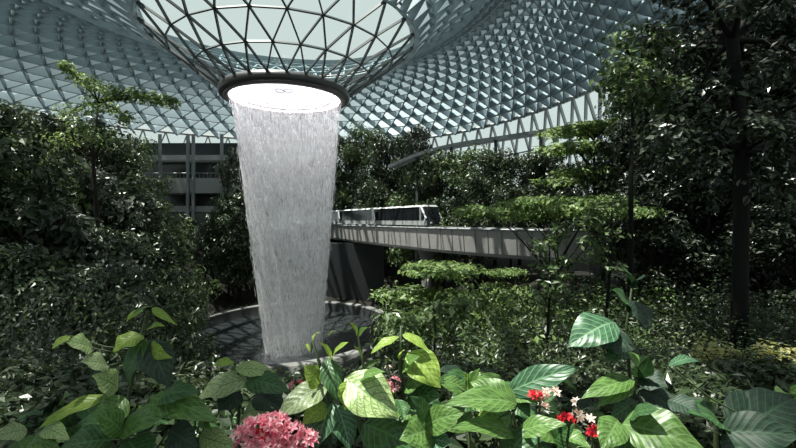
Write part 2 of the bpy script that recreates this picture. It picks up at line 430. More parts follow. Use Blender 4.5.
mb.tube([(path[i]-side(i)*1.75)+Vector((0, 0, ZT+.05)) for i in range(97)], .12, 4)
mb.build('edge_rail', M_steel, root)
mb = MB()
for s2 in (-.8, .8): mb.tube([(path[i]+side(i)*s2)+Vector((0, 0, ZT+.12)) for i in range(97)], .12, 4)
mb.build('running_rail', M_seam, root)
for i in (34, 60, 78):
    p = path[i]; g_ = ground(p.x, p.y)
    mb = MB(); mb.tube([(p.x, p.y, g_-.4), (p.x, p.y, ZB+.2)], .7, 16); mb.lathe([(.7, -1.6), (1.4, 0)], (p.x, p.y, ZB+.05), 16)
    mb.build('pier', M_conc, root, True)

# ------------------------------------------------------------------ train
def frame_at(px, ztop=0):        # walk along the track to the place seen at column px
    best = min(range(0, 960), key=lambda k: abs(398+F*cr(TR, k/960).x/cr(TR, k/960).y-px) + (1e3 if k > 700 else 0))
    return best/960
def car(name, px0, px1, label, nose):
    a = cr(TR, frame_at(px0)); b = cr(TR, frame_at(px1)); d = (b-a).normalized(); L_ = (b-a).length
    s_ = Vector((d.y, -d.x, 0)); z0 = ZT+.3
    root = empty(name, (a+b)/2+Vector((0, 0, z0)), label=label, cat='train car', group='cars of the train on the bridge')
    def P(u, v, z): return a+d*u+s_*v+Vector((0, 0, z0+z))
    W = 1.25; H = 2.95
    # body: cross-section extruded; front slopes to a nose
    e = L_-.15; mb = MB()
    sl = .75 if nose else .3
    mb.hexa([P(.15, -W, .1), P(e, -W, .1), P(e, W, .1), P(.15, W, .1), P(.15, -W, .75), P(e, -W, .75), P(e, W, .75), P(.15, W, .75)])
    o1 = mb.build('lower_body', M_tgrey, root)
    mb = MB(); mb.hexa([P(.18, -W+.03, .75), P(e-.02, -W+.03, .75), P(e-.02, W-.03, .75), P(.18, W-.03, .75), P(.3, -W+.1, H-.2), P(e-sl, -W+.1, H-.2), P(e-sl, W-.1, H-.2), P(.3, W-.1, H-.2)])
    mb.build('window_band', M_twin, root)
    mb = MB(); mb.hexa([P(.2, -W+.02, H-.2), P(e-sl-.0, -W+.02, H-.2), P(e-sl-.0, W-.02, H-.2), P(.2, W-.02, H-.2), P(.35, -W+.3, H+.03), P(e-sl-.1, -W+.3, H+.03), P(e-sl-.1, W-.3, H+.03), P(.35, W-.3, H+.03)])
    mb.build('roof', M_white, root)
    # white C-shaped end frames
    for u0, u1, u2, off in ((e-sl-.7, e-.05, e-.35, 0),):
        mb = MB()
        for v in (-1, 1):
            vv = v*(W+.02)
            mb.beam(P(u0, vv, H-.1), P(u1, vv, 1.15), .1, .24, s_)
            mb.beam(P(u1, vv, 1.2), P(u2-.3, vv, .15), .1, .24, s_)
            mb.beam(P(u0-.05, vv, H-.1), P(u0+.05, vv, .15), .1, .2, s_)
        mb.beam(P(u0, -W, H), P(u0, W, H), .25, .12, (0, 0, 1))
        mb.build('end_frame', M_white, root)
    if nose:
        mb = MB(); mb.hexa([P(e-.02, -W+.1, .15), P(e+.55, -W+.4, .2), P(e+.55, W-.4, .2), P(e-.02, W-.1, .15), P(e-.6, -W+.15, H-.25), P(e-.3, -W+.3, H-.25), P(e-.3, W-.3, H-.25), P(e-.6, W-.15, H-.25)])
        mb.build('nose_window', M_twin, root)
        mb = MB()
        for v in (-.75, .75): mb.tube([P(e+.5, v, .45), P(e+.62, v, .45)], .13, 10)
        mb.build('headlamp', M_white, root)
    mb = MB(); k = max(2, int(L_/2.2))
    for i in range(1, k):
        u = e*i/k
        mb.beam(P(u, W+.01, .15), P(u, W-.03, .75), .05, .03, s_)
    mb.build('door_seam', M_seam, root)
    mb = MB()
    for u in (L_*.2, L_*.8):
        for v in (-.8, .8): c = P(u, v, -.02); mb.box(c, (.7, .35, .3), math.atan2(d.y, d.x))
    mb.build('bogie', M_seam, root)
car('train_car', 384, 434, 'front train car nearest the viewer with a sloping dark nose window', True)
car('train_car', 347, 382, 'middle train car with white roof between the front car and the waterfall', False)
car('train_car', 320, 345.5, 'rearmost train car, half hidden behind the waterfall', False)

# ------------------------------------------------------------------ buildings behind
rt = empty('terrace_building', U(186, 200, 92), label='grey terraced building with open floors and a twin column seen left of the waterfall', cat='building')
def slab(px0, px1, py0, py1, Y, depth, name, mat, root):
    a = U(px0, py1, Y); b = U(px1, py0, Y); mb = MB()
    mb.hexa([(a.x, Y, a.z), (b.x, Y, a.z), (b.x, Y+depth, a.z), (a.x, Y+depth, a.z), (a.x, Y, b.z), (b.x, Y, b.z), (b.x, Y+depth, b.z), (a.x, Y+depth, b.z)])
    return mb.build(name, mat, root)
slab(140, 232, 178, 193, 90, 6, 'floor_slab', M_facade, rt)
slab(140, 232, 206, 212, 91, 6, 'floor_slab', M_facade, rt)
slab(140, 232, 155, 160, 92, 6, 'floor_slab', M_facade, rt)
slab(140, 250, 143, 235, 96, 1, 'dark_glazing', M_winbuild, rt)
for px in (186, 191.5, 220, 158):
    slab(px, px+2.6, 134, 220, 89.5, .5, 'column', M_steel, rt)
mb = MB()
for i in range(24):
    a = U(141+i*3.9, 193, 89.8); mb.tube([U(141+i*3.9, 178, 89.8), U(141+i*3.9, 173, 89.8)], .04, 4)
mb.tube([U(140, 173, 89.8), U(232, 173, 89.8)], .08, 4); mb.build('railing', M_steel, rt)

rt = empty('terrace_canopy', U(500, 150, 78), label='long dark curved canopy edge sloping under the bright facade right of the train', cat='canopy')
pts = [U(388, 168, 74), U(420, 155, 74), U(455, 146, 74), (U(500, 139, 74)), U(545, 132, 73), U(592, 124, 72)]
mb = MB(); cs = [cr(pts, i/24) for i in range(25)]
for p in cs:
    for dy, dz in ((0, 0), (0, .55), (9, 1.6), (9, 1.1)): mb.v.append((p.x+dy*.2, p.y+dy, p.z+dz))
for i in range(24):
    for j in range(4): j2 = (j+1) % 4; mb.f.append((i*4+j, (i+1)*4+j, (i+1)*4+j2, i*4+j2))
mb.build('roof_edge', M_steel, rt)
for i in (4, 9, 14, 19, 24):
    p = cs[i]; mb = MB(); mb.tube([(p.x+.6, p.y+3, -10), (p.x+.6, p.y+3, p.z+.6)], .3, 8); mb.build('post', M_steel, rt, True)

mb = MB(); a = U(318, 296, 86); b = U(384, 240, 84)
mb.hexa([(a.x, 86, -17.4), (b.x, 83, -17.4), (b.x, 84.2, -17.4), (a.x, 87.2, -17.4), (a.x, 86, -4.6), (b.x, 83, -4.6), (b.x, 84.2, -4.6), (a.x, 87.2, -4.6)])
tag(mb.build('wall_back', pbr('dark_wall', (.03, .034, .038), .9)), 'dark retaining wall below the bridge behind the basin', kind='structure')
# ------------------------------------------------------------------ trees
def rdir(r=random):
    while True:
        v = Vector((r.uniform(-1, 1), r.uniform(-1, 1), r.uniform(-1, 1)))
        if .05 < v.length < 1: return v.normalized()
def cloud(mb, c, rad, n, sz, flat=.5, inner=.35):
    c = Vector(c)
    for _ in range(n):
        d = rdir(); rr = lerp(inner, 1, random.random()**.6)
        p = c+Vector((d.x*rad[0], d.y*rad[1], d.z*rad[2]))*rr
        nn = (d*(1-flat)+Vector((0, 0, 1))*flat+rdir()*.55).normalized()
        t = rdir(); t = (t-nn*t.dot(nn)); 
        if t.length < .1: continue
        t.normalize(); t.z -= .25; t.normalize()
        s_ = sz*random.uniform(.6, 1.35); mb.fleaf(p, t, nn, s_, s_*random.uniform(.4, .6))
def tree(name, H, crown, leafm, nclump, nleaf, sz, tr=.28, style='round', barkm=None, cr_base=.25, flatn=.5):
    root = empty(name, (0, 0, 0)); tb = MB(); lb = MB()
    lean = [Vector((nz2(i, H, .37)*.5, nz2(i, H+9, .37)*.5, H*.93*i/7)) for i in range(8)]; lean[0] = Vector((0, 0, -.6))
    tb.tube(lean, [lerp(tr, tr*.25, i/7) for i in range(8)], 8)
    for k in range(nclump):
        if style == 'tier':
            lv = k % 4; z = H*(.55+.14*lv); a = k*2.4+random.random(); r = crown*(1.05-.2*lv)*random.uniform(.25, .85)
            c = Vector((r*math.cos(a), r*math.sin(a), z+random.uniform(-.2, .2)*H*.05)); rad = (crown*.42, crown*.42, H*.022)
        elif style == 'umb':
            z = H*random.uniform(.935, 1.0); a = k*2.4; r = crown*math.sqrt(random.random())
            c = Vector((r*math.cos(a), r*math.sin(a), z)); rad = (crown*.32, crown*.32, H*.022)
        elif style == 'column':
            z = H*lerp(cr_base, 1.0, (k+.5)/nclump); a = k*2.4; r = crown*.55*random.random()
            c = Vector((r*math.cos(a), r*math.sin(a), z)); rad = (crown*.5, crown*.5, crown*.4)
        else:
            u = random.random(); z = H*lerp(cr_base, .97, u); a = k*2.4+random.random()*.5
            env = math.sqrt(max(.05, 1-((u-.42)/.62)**2)); r = crown*env*random.uniform(.35, .85)
            c = Vector((r*math.cos(a), r*math.sin(a), z)); q = crown*random.uniform(.24, .40); rad = (q, q, q*.55)
        zb = max(.1*H, c.z-r*.7); j = min(7, zb/(H*.93)*7); b0 = lean[int(j)].lerp(lean[min(7, int(j)+1)], j-int(j))
        mid = b0.lerp(c, .55)+Vector((0, 0, .12*r))
        tb.tube([b0, mid, c], [tr*.32, tr*.2, tr*.06], 5, cap=False)
        cloud(lb, c, rad, nleaf, sz, flat=flatn)
    tb.build('trunk', barkm or M_bark, root, True); lb.build('foliage', leafm, root)
    root['H'] = H
    return root
def shrub(name, H, R, leafm, n, sz, flatn=.45):
    root = empty(name); tb = MB(); lb = MB()
    for k in range(7):
        a = k*2.4; c = Vector((R*.5*math.cos(a), R*.5*math.sin(a), H*random.uniform(.45, .8)))
        tb.tube([(0, 0, -.3), c*.5+Vector((0, 0, .05)), c], [.05, .035, .015], 4, cap=False)
        cloud(lb, c, (R*.55, R*.55, H*.33), n//7, sz, flatn, .2)
    tb.build('stem', M_bark, root); lb.build('foliage', leafm, root); root['H'] = H; return root
def palm(name, H, nf, fl, leafm, barkm=None, droop=.9, tr=.12, lw=.07):
    root = empty(name); tb = MB(); lb = MB()
    tb.tube([(0, 0, -.4), (.05, 0, H*.5), (0, 0, H)], [tr, tr*.8, tr*.7], 8)
    for k in range(nf):
        a = k*2.4; el = random.uniform(.15, 1.1); d = Vector((math.cos(a)*math.cos(el), math.sin(a)*math.cos(el), math.sin(el))); p = Vector((0, 0, H)); pts = [p.copy()]
        for i in range(9):
            p = p+d*fl/9; d = (d+Vector((0, 0, -droop*.13))).normalized(); pts.append(p.copy())
            sd_ = d.cross(Vector((0, 0, 1)))
            if sd_.length < .1: continue
            sd_.normalize(); up = sd_.cross(d)
            for q in (0, .33, .66):
                for sg in (-1, 1):
                    pp = pts[-2].lerp(p, q); dd = (sd_*sg+d*.7-Vector((0, 0, .25))).normalized()
                    ll = fl*.28*math.sin(PI*(i+q+1)/11); lb.fleaf(pp, dd, up, ll, lw)
        tb.tube(pts, [.03]*3+[.015]*7, 4, cap=False)
    tb.build('trunk', barkm or M_bark, root, True); lb.build('frond', leafm, root); root['H'] = H+fl*.35; return root

PR = {}
PR['big'] = tree('broadleaf_tree', 15, 5.2, G['dark'], 44, 210, .42)
PR['big2'] = tree('broadleaf_tree', 13, 5.6, G['mid'], 40, 200, .42)
PR['grey'] = tree('broadleaf_tree', 12, 4.6, G['grey'], 36, 190, .42)
PR['tier'] = tree('tiered_tree', 9, 4.2, G['bright'], 26, 260, .30, tr=.16, style='tier', flatn=.8)
PR['col'] = tree('slender_tree', 13, 2.2, G['dark'], 22, 180, .38, tr=.16, style='column')
PR['small'] = tree('small_tree', 6, 2.4, G['mid'], 22, 170, .28, tr=.1)
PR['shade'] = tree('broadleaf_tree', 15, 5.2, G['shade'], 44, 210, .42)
PR['umb'] = tree('flat_topped_tree', 9, 4.2, G['bright'], 20, 260, .28, tr=.12, style='umb', flatn=.8)
PR['cover'] = shrub('ground_cover', .6, .55, G['dark'], 800, .10)
PR['yel'] = shrub('yellow_shrub', 1.2, .42, G['yellow'], 500, .11)
for k_, m_ in (('nshrub', 'mid'), ('nshrubd', 'dark'), ('nshrubg', 'grey'), ('nshrubb', 'bright')): PR[k_] = shrub('shrub', 4.5, 1.9, G[m_], 4200, .135)
PR['shrub'] = shrub('shrub', 2.6, 1.9, G['mid'], 2200, .19)
PR['shrubd'] = shrub('shrub', 3.0, 2.1, G['dark'], 2200, .21)
PR['shrubg'] = shrub('shrub', 2.6, 2.0, G['grey'], 2000, .20)
PR['shrubb'] = shrub('shrub', 2.2, 1.7, G['bright'], 1200, .22)
PR['palm'] = palm('palm', 5, 16, 3.0, G['mid'])
USED = set()
def plant(kind, px, py_top, Y, label, group=None, wide=None, cat=None, sink=0):
    """stand a tree where column px and depth Y meet the ground, tall enough to reach row py_top"""
    if kind in ('shrub', 'shrubd', 'shrubg', 'shrubb') and Y < 22: kind = 'n'+kind
    src = PR[kind]; x = (px-398)/F*Y; g_ = ground(x, Y)-sink; top = (HOR-py_top)/F*Y
    H = max(.5, top-g_); s_ = H/src['H']
    if kind not in USED: USED.add(kind); o = src
    else: o = copy_thing(src)
    o.location = (x, Y, g_); sw = (wide or 1)*min(max(s_, .7), 1.5)
    o.scale = (sw, sw, s_); o.rotation_euler = (0, 0, random.uniform(0, 6.28))
    o['label'] = label
    o['category'] = cat or ('shrub' if 'shrub' in kind or kind in ('cover', 'yel') else 'palm' if kind == 'palm' else 'tree')
    if group: o['group'] = group
    elif 'group' in o: del o['group']
    return o
# --- named individuals
plant('col', 52, 150, 30, 'slender dark-trunked tree in front of the left wall of trees', wide=.55)
plant('tier', 440, 262, 27, 'low tree with flat sunlit tiers of leaves just below the front end of the bridge', wide=.95)
plant('umb', 552, 202, 23, 'flat-topped tree with thin trunk standing in front of the bridge, right of the train', wide=.75)
plant('tier', 600, 122, 40, 'bright green layered tree rising above the bridge at the right of the canopy', wide=1.25)
plant('tier', 505, 268, 30, 'flat-topped low tree below the bridge between two thin trunks', wide=.7)
plant('yel', 717, 338, 5.6, 'yellow-leaved shrub just left of the thick dark trunk', wide=1)
plant('yel', 776, 342, 5.3, 'yellow-green shrub right of the thick dark trunk, above the huge corner leaves', wide=1.1)
# --- masses
LG = 'trees of the dense left slope'
for px, py, Y, k in ((-40, 85, 42, 'big'), (5, 98, 40, 'big'), (40, 118, 44, 'big2'), (80, 112, 42, 'big'), (98, 135, 48, 'big'), (20, 150, 34, 'big2'), (85, 168, 36, 'grey'),
                     (112, 178, 38, 'big'), (-25, 170, 28, 'big'), (30, 205, 27, 'grey'), (70, 215, 30, 'big'), (110, 225, 32, 'big'), (140, 228, 36, 'big'), (150, 214, 50, 'big2'), (0, 235, 22, 'big'), (-50, 120, 24, 'big'),
                     (100, 265, 24, 'grey'), (150, 262, 30, 'big'), (50, 258, 22, 'big')):
    plant(k, px, py, Y, 'leafy tree in the dense dark wall of trees left of the waterfall', LG, wide=.9)
for px, py, Y, k in ((150, 222, 64, 'grey'), (205, 222, 80, 'grey'), (228, 205, 80, 'big'), (240, 145, 84, 'grey'), (137, 138, 84, 'big2'), (238, 190, 80, 'big')):
    plant(k, px, py, Y, 'tree growing between the grey terraced building and the waterfall', 'trees beside the terraced building', wide=.8)
for px, py, Y, k in ((345, 135, 106, 'big'), (365, 128, 104, 'big2'), (390, 132, 92, 'big'), (415, 128, 98, 'grey'), (442, 150, 74, 'big'), (465, 150, 70, 'big2'), (495, 148, 66, 'big'), (520, 155, 62, 'big'), (545, 148, 60, 'big'), (332, 165, 114, 'grey'),
                     (385, 165, 94, 'big'), (425, 172, 82, 'big2'), (480, 175, 60, 'big'), (570, 160, 56, 'big'), (318, 160, 116, 'big'), (300, 160, 114, 'big'), (270, 165, 108, 'big'), (510, 185, 56, 'big')):
    plant(k, px, py, Y, 'leafy tree in the dark row behind the train and bridge', 'trees behind the bridge', wide=.95)
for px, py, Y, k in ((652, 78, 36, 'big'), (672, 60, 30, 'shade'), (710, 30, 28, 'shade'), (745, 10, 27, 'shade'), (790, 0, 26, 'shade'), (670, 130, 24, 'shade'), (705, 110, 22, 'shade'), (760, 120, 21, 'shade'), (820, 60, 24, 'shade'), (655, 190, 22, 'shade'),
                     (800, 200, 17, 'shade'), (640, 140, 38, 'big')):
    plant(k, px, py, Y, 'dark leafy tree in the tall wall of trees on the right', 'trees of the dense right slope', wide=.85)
for px, py, Y, k in ((410, 296, 33, 'shrubd'), (420, 300, 30, 'shrubd'), (455, 295, 24, 'shrub'), (480, 285, 27, 'shrubd'), (520, 290, 22, 'shrub'), (545, 280, 25, 'shrubd'), (575, 285, 21, 'shrub'), (600, 270, 24, 'shrubd'), (488, 274, 21, 'shrubb'), (532, 284, 18.5, 'shrubb'), (416, 282, 27, 'nshrubb'), (572, 300, 18, 'shrubb'), (452, 300, 20, 'shrubb'), (655, 280, 20, 'shrubb'), (470, 318, 18, 'shrubg'),
                     (500, 322, 16, 'shrubd'), (535, 318, 15, 'shrubb'), (570, 315, 16, 'shrubd'), (430, 325, 20, 'shrubd'), (412, 335, 22, 'shrubg'), (605, 310, 15, 'shrubd'), (640, 300, 15, 'shrub'), (675, 290, 14, 'shrubd'), (450, 345, 12, 'shrubd'), (500, 345, 11, 'shrub'),
                     (550, 340, 11, 'shrubd'), (600, 338, 10.5, 'shrubd'), (650, 325, 11, 'shrub'), (700, 300, 11.5, 'shrubd'), (760, 290, 11, 'shrubd'), (790, 310, 9, 'shrubd'), (690, 350, 8.5, 'shrubg'), (740, 355, 8, 'shrubd')):
    plant(k, px, py, Y, 'dense shrub on the slope between the front plants and the bridge', 'shrubs of the middle slope')
for px, py, Y, k in ((10, 320, 14, 'shrubg'), (45, 315, 15, 'shrubd'), (80, 318, 14, 'shrubg'), (115, 310, 16, 'shrubd'), (150, 318, 15, 'shrubd'), (146, 330, 17, 'shrubd'), (0, 350, 8, 'shrubd'), (40, 360, 8, 'shrubg'), (85, 355, 8.5, 'shrubd'), (130, 362, 9, 'shrubg'), (160, 382, 9, 'shrubd'),
                     (215, 392, 8, 'shrubd'), (260, 398, 8, 'shrubd'), (310, 396, 8, 'shrubd'), (355, 385, 9, 'shrubd'), (405, 372, 10, 'shrubd'), (20, 290, 18, 'shrubd'), (60, 285, 20, 'shrubg'), (100, 290, 20, 'shrubd'), (140, 290, 24, 'shrubd')):
    plant(k, px, py, Y, 'dark shrub on the slope below the left trees and behind the front plants', 'shrubs of the near left slope')
for k_ in range(22):
    a = PI*(.03+.94*k_/21); x = PX+sx*1.34*math.cos(a); y = PY+sy*1.3*math.sin(a)
    px = 398+F*x/y; h = random.uniform(1.5, 3.2)
    plant(random.choice(('shrubg', 'shrubd', 'shrub')), px, HOR-(ground(x, y)+h)/y*F, y, 'shrub growing around the back of the basin ledge', 'shrubs around the basin')
for i in range(34):
    plant('cover', -60+27*i+random.uniform(-8, 8), random.uniform(385, 408) if i % 2 else random.uniform(360, 385), random.uniform(2.7, 3.4) if i % 2 else random.uniform(3.6, 5), 'low dark ground cover plant on the bed behind the front leaves', 'ground cover of the front bed')
for k_ in [k for k in PR if k not in USED]:
    for c in list(PR[k_].children): bpy.data.objects.remove(c)
    bpy.data.objects.remove(PR[k_])

# --- near right tree: thick dark trunk with hanging crown
def near_tree(name, base, pts, rad, clumps, nleaf, sz, leafm, label, barkm=M_barkd):
    root = empty(name, base, label=label, cat='tree'); tb = MB(); lb = MB()
    tb.tube(pts, rad, 10); pts = [Vector(p) for p in pts]
    for c, r in clumps:
        c = Vector(c); b0 = min(pts, key=lambda p: (p-c).length+abs(p.z-(c.z-r))*.3)
        tb.tube([b0, b0.lerp(c, .5)+Vector((0, 0, .25)), c], [.07, .045, .015], 5, cap=False)
        cloud(lb, c, (r, r, r*.7), nleaf, sz, .45, .15)
    tb.build('trunk', barkm, root, True); lb.build('foliage', leafm, root); return root
Y = 9.5; bx = (738-398)/F*Y; g_ = ground(bx, Y)
random.seed(21)
cl = [(U(random.uniform(655, 840), random.uniform(-60, 195), random.uniform(8.5, 12)), random.uniform(.5, .85)) for _ in range(46)]
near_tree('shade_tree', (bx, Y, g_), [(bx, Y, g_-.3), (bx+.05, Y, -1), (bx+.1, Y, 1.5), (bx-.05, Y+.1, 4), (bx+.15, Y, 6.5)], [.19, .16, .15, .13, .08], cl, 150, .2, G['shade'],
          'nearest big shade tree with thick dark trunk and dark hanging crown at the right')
Y = 30; bx = (96-398)/F*Y; g_ = ground(bx, Y)
cl = [(U(px, py, 30+random.uniform(-1.5, 1.5)), rr) for px, py, rr in ((66, 66, .5), (75, 75, .6), (88, 82, .8), (100, 88, .9), (112, 92, .9), (124, 93, .9), (136, 95, .8), (148, 97, .8), (160, 99, .7), (172, 101, .55), (92, 105, 1), (70, 112, 1.1), (110, 108, .8), (126, 118, .8), (84, 130, 1.2), (105, 140, 1.2), (60, 140, 1.2))]
near_tree('spreading_tree', (bx, Y, g_), [(bx, Y, g_-.3), (bx+.1, Y, 0), (bx-.2, Y, 4), (bx+.15, Y, 8.2)], [.2, .16, .12, .06], cl, 170, .26, G['bright'],
          'tree with light green spreading branches reaching highest on the left, against the roof', M_bark)
Y = 15; bx = (628-398)/F*Y; g_ = ground(bx, Y)
cl = [(U(random.uniform(610, 690), random.uniform(30, 130), random.uniform(14, 17)), random.uniform(.6, 1.0)) for _ in range(16)]
near_tree('young_tree', (bx, Y, g_), [(bx, Y, g_-.3), (bx+.1, Y, -1), (bx+.1, Y, 1.5), (bx+.25, Y+.1, 5)], [.11, .09, .08, .04], cl, 170, .26, G['mid'],
          'thin-trunked tree with lit green crown between the bright layered tree and the shade tree')
def thin(px0, py0, px1, py1, Y, r, label, name='sapling'):
    a = U(px0, py0, Y); g_ = ground(a.x, Y); root = empty(name, (a.x, Y, g_), label=label, cat='tree'); mb = MB(); b = U(px1, py1, Y)
    mb.tube([(a.x, Y, g_-.2), a, a.lerp(b, .5)+Vector((.06, 0, 0)), b], [r, r*.9, r*.7, r*.4], 6); mb.build('trunk', M_barkd, root, True)
    lb = MB()
    for k in range(9):
        c = a.lerp(b, .45+.6*k/9)+Vector((random.uniform(-.7, .7), random.uniform(-.5, .5), 0)); cloud(lb, c, (.45, .45, .2), 60, .2, .6)
    lb.build('foliage', G['mid'], root)
thin(606, 320, 612, 200, 14, .06, 'thin dark sapling crossing the bridge, left of the pair at its right end')
thin(432, 375, 433, 300, 9, .022, 'very thin bare-stemmed sapling below the bridge in the middle')
thin(547, 345, 549, 225, 13, .05, 'thin dark sapling in front of the pale bridge panels')

# ------------------------------------------------------------------ front planting: big leaves, each a part of its plant
def leaf_mesh(P0, P1, width, roll=0, bend=.12, fold=.25, seed=0, wave=.04):
    """blade from base P0 to tip P1"""
    rn = random.Random(seed); mb = MB(); ax = P1-P0; Ln = ax.length; d = ax.normalized()
    view = Vector((0, -.65, .75)); nn = view-d*view.dot(d); nn.normalize(); nn = Matrix.Rotation(roll, 3, d) @ nn; sd_ = d.cross(nn).normalized()
    NU, NV = 18, 5
    ph = rn.uniform(0, 6)
    for i in range(NU+1):
        u = i/NU; hw = width*.5*(math.sin(PI*u**.82)**.85)*(1-.3*u**3) if 0 < u < 1 else 0
        hw = max(hw, .0015)
        c = P0+ax*u+nn*(bend*Ln*4*u*(1-u)-.0)
        for j in range(-NV, NV+1):
            v = j/NV; q = abs(v)
            dz = fold*hw*q-.35*fold*hw*q*q*2+wave*width*math.sin(u*14+ph+(2 if v > 0 else 0))*q*q+.010*width*math.cos((u*8-q*2.2)*2*PI)*q*(1-q)*2
            mb.uv[len(mb.v)] = (u, v); mb.v.append(tuple(c+sd_*v*hw+nn*dz))
    k = 2*NV+1
    for i in range(NU):
        for j in range(k-1): a = i*k+j; mb.f.append((a, a+1, a+k+1, a+k))
    return mb
SEED = [0]
LAB = {'lime': 'bright lime leaf', 'vari': 'pale netted leaf', 'blue': 'blue-green veined leaf', 'pale': 'pale cream-green leaf', 'deep': 'very dark leaf', 'green': None, 'dark': None}
def leaf(root, a, b, wpx, mat, Y, Y2=None, roll=0, bend=.1, fold=.3):
    SEED[0] += 1; Y2 = Y2 or Y
    P0 = U(a[0], a[1], Y); P1 = U(b[0], b[1], Y2); W = wpx/F*Y
    o = leaf_mesh(P0, P1, W, roll, bend, fold, SEED[0]).build('leaf', B[mat], root, True)
    if LAB.get(mat): o['label'] = LAB[mat]
    return P0
def bush(label, stem, Y, leaves, cat='plant', name='leafy_plant', stems=True, r=.008):
    """stem: list of (px,py) from bottom to top; leaves: (base, tip, width_px, mat[, dY tip][, roll])"""
    s0 = U(*stem[0], Y); g_ = ground(s0.x, max(Y, .5)); root = empty(name, (s0.x, Y, -1.75), label=label, cat=cat)
    pts = [Vector((s0.x, Y, -1.8))]+[U(px, py, Y) for px, py in stem]
    mb = MB(); mb.tube(pts, [r*1.5]+[lerp(r*1.4, r*.6, i/max(1, len(stem)-1)) for i in range(len(stem))], 6)
    sv = [U(px, py, Y) for px, py in stem]
    for lf in leaves:
        a, b, wp, mt = lf[:4]; dY = lf[4] if len(lf) > 4 else -.1; rl = lf[5] if len(lf) > 5 else random.uniform(-.35, .35)
        P = leaf(root, a, b, wp, mt, Y, Y+dY, rl)
        q = min(sv, key=lambda v: (v-P).length)
        if (q-P).length > .01: mb.tube([q, q.lerp(P, .5)+Vector((0, .01, -.02)), P], r*.45, 4, cap=False)
    mb.build('stem', M_stem, root, True); return root

bush('tall plant at far left with lime and netted leaves on a dark upright stem', [(121, 448), (128, 400), (138, 350), (147, 312)], 2.0,
     [((112, 396), (36, 431), 22, 'lime', -.15, .3), ((92, 348), (66, 343), 26, 'vari'), ((108, 366), (80, 362), 26, 'pale'), ((118, 388), (92, 376), 28, 'vari'), ((143, 335), (113, 352), 30, 'lime', -.1, .2),
      ((70, 336), (52, 349), 9, 'lime'), ((143, 310), (126, 322), 9, 'lime'), ((152, 308), (177, 325), 8, 'lime'), ((146, 338), (128, 384), 24, 'dark'), ((148, 340), (170, 388), 32, 'deep'), ((150, 344), (172, 358), 16, 'lime', -.1, .8),
      ((152, 306), (132, 316), 7, 'green'), ((148, 330), (165, 326), 9, 'lime'), ((127, 398), (96, 425), 34, 'green')])
bush('low broad-leaved plant at lower left with one big light leaf', [(140, 460), (125, 432)], 1.8,
     [((121, 433), (178, 411), 30, 'green'), ((122, 432), (92, 412), 30, 'green'), ((150, 398), (218, 421), 32, 'green'), ((158, 400), (200, 392), 26, 'dark'), ((112, 440), (60, 448), 34, 'dark'), ((128, 440), (150, 470), 40, 'dark'), ((170, 430), (200, 448), 30, 'deep')])
bush('whitish-leaved ground plant in the lower left corner', [(12, 455), (14, 440)], 1.9,
     [((27, 430), (-6, 438), 22, 'pale'), ((30, 440), (60, 448), 20, 'green'), ((10, 425), (-14, 412), 22, 'dark'), ((44, 428), (70, 440), 18, 'vari'), ((18, 440), (28, 460), 22, 'green')])
bush('small plant left of the pink flowers with pale striped leaf and tiny leaves', [(190, 460), (192, 440)], 1.9,
     [((180, 436), (197, 440), 14, 'lime'), ((200, 436), (236, 448), 24, 'vari'), ((176, 425), (190, 412), 12, 'green'), ((204, 428), (215, 418), 9, 'green'), ((188, 450), (165, 444), 18, 'dark'), ((200, 420), (212, 430), 10, 'green'), ((196, 408), (205, 416), 9, 'lime')])
bush('plant in front of the basin with a large pale netted leaf', [(235, 460), (240, 400), (238, 368)], 2.3,
     [((248, 379), (197, 399), 30, 'pale', -.1, .1), ((235, 368), (276, 373), 16, 'vari', 0, .2), ((234, 362), (212, 366), 11, 'lime'), ((246, 380), (290, 392), 26, 'dark'), ((243, 414), (274, 408), 18, 'vari'), ((240, 392), (218, 412), 30, 'deep'), ((255, 395), (285, 415), 30, 'deep')])
bush('upright stem plant in the middle with forked lime top leaves before the basin', [(330, 448), (329, 398), (320, 365), (312, 339)], 1.9,
     [((331, 361), (319, 342), 9, 'lime'), ((332, 361), (349, 342), 12, 'lime'), ((319, 385), (303, 366), 24, 'lime', -.05, .1), ((327, 358), (337, 402), 22, 'dark'), ((328, 386), (276, 418), 30, 'pale', -.1, .1), ((326, 404), (302, 424), 22, 'lime'),
      ((333, 402), (318, 448), 28, 'blue'), ((337, 405), (350, 450), 28, 'blue'), ((313, 340), (320, 333), 4, 'lime'), ((310, 352), (306, 344), 3, 'lime')])
bush('plant with the largest pale netted leaf, in the middle beside small pink flowers', [(370, 460), (352, 400), (345, 382)], 1.8,
     [((345, 378), (398, 418), 46, 'vari', -.1, .15), ((352, 380), (345, 410), 28, 'lime', -.05, -.6), ((362, 424), (412, 448), 44, 'dark'), ((360, 380), (385, 372), 14, 'green'), ((398, 400), (404, 420), 18, 'dark')])
bush('arching lime-leaved plant right of the basin', [(410, 460), (404, 400), (400, 360), (401, 326)], 2.0,
     [((399, 337), (371, 354), 13, 'lime', -.05, .4), ((402, 334), (429, 352), 13, 'lime', -.05, -.3), ((408, 352), (441, 388), 34, 'lime', -.1, .1), ((402, 372), (420, 356), 18, 'green'), ((404, 388), (430, 380), 24, 'green'), ((407, 400), (442, 396), 30, 'dark'),
      ((405, 410), (432, 425), 28, 'green'), ((400, 360), (405, 350), 6, 'lime'), ((396, 396), (380, 380), 14, 'green'), ((402, 420), (396, 450), 30, 'green')])
bush('small upright shoot with lime tips left of the arching plant', [(372, 448), (366, 380), (356, 326)], 2.4,
     [((357, 336), (349, 322), 8, 'lime'), ((358, 338), (368, 327), 9, 'green'), ((362, 360), (354, 346), 7, 'lime'), ((364, 370), (378, 362), 10, 'green'), ((337, 331), (328, 336), 4, 'lime'), ((362, 352), (372, 344), 8, 'dark')])
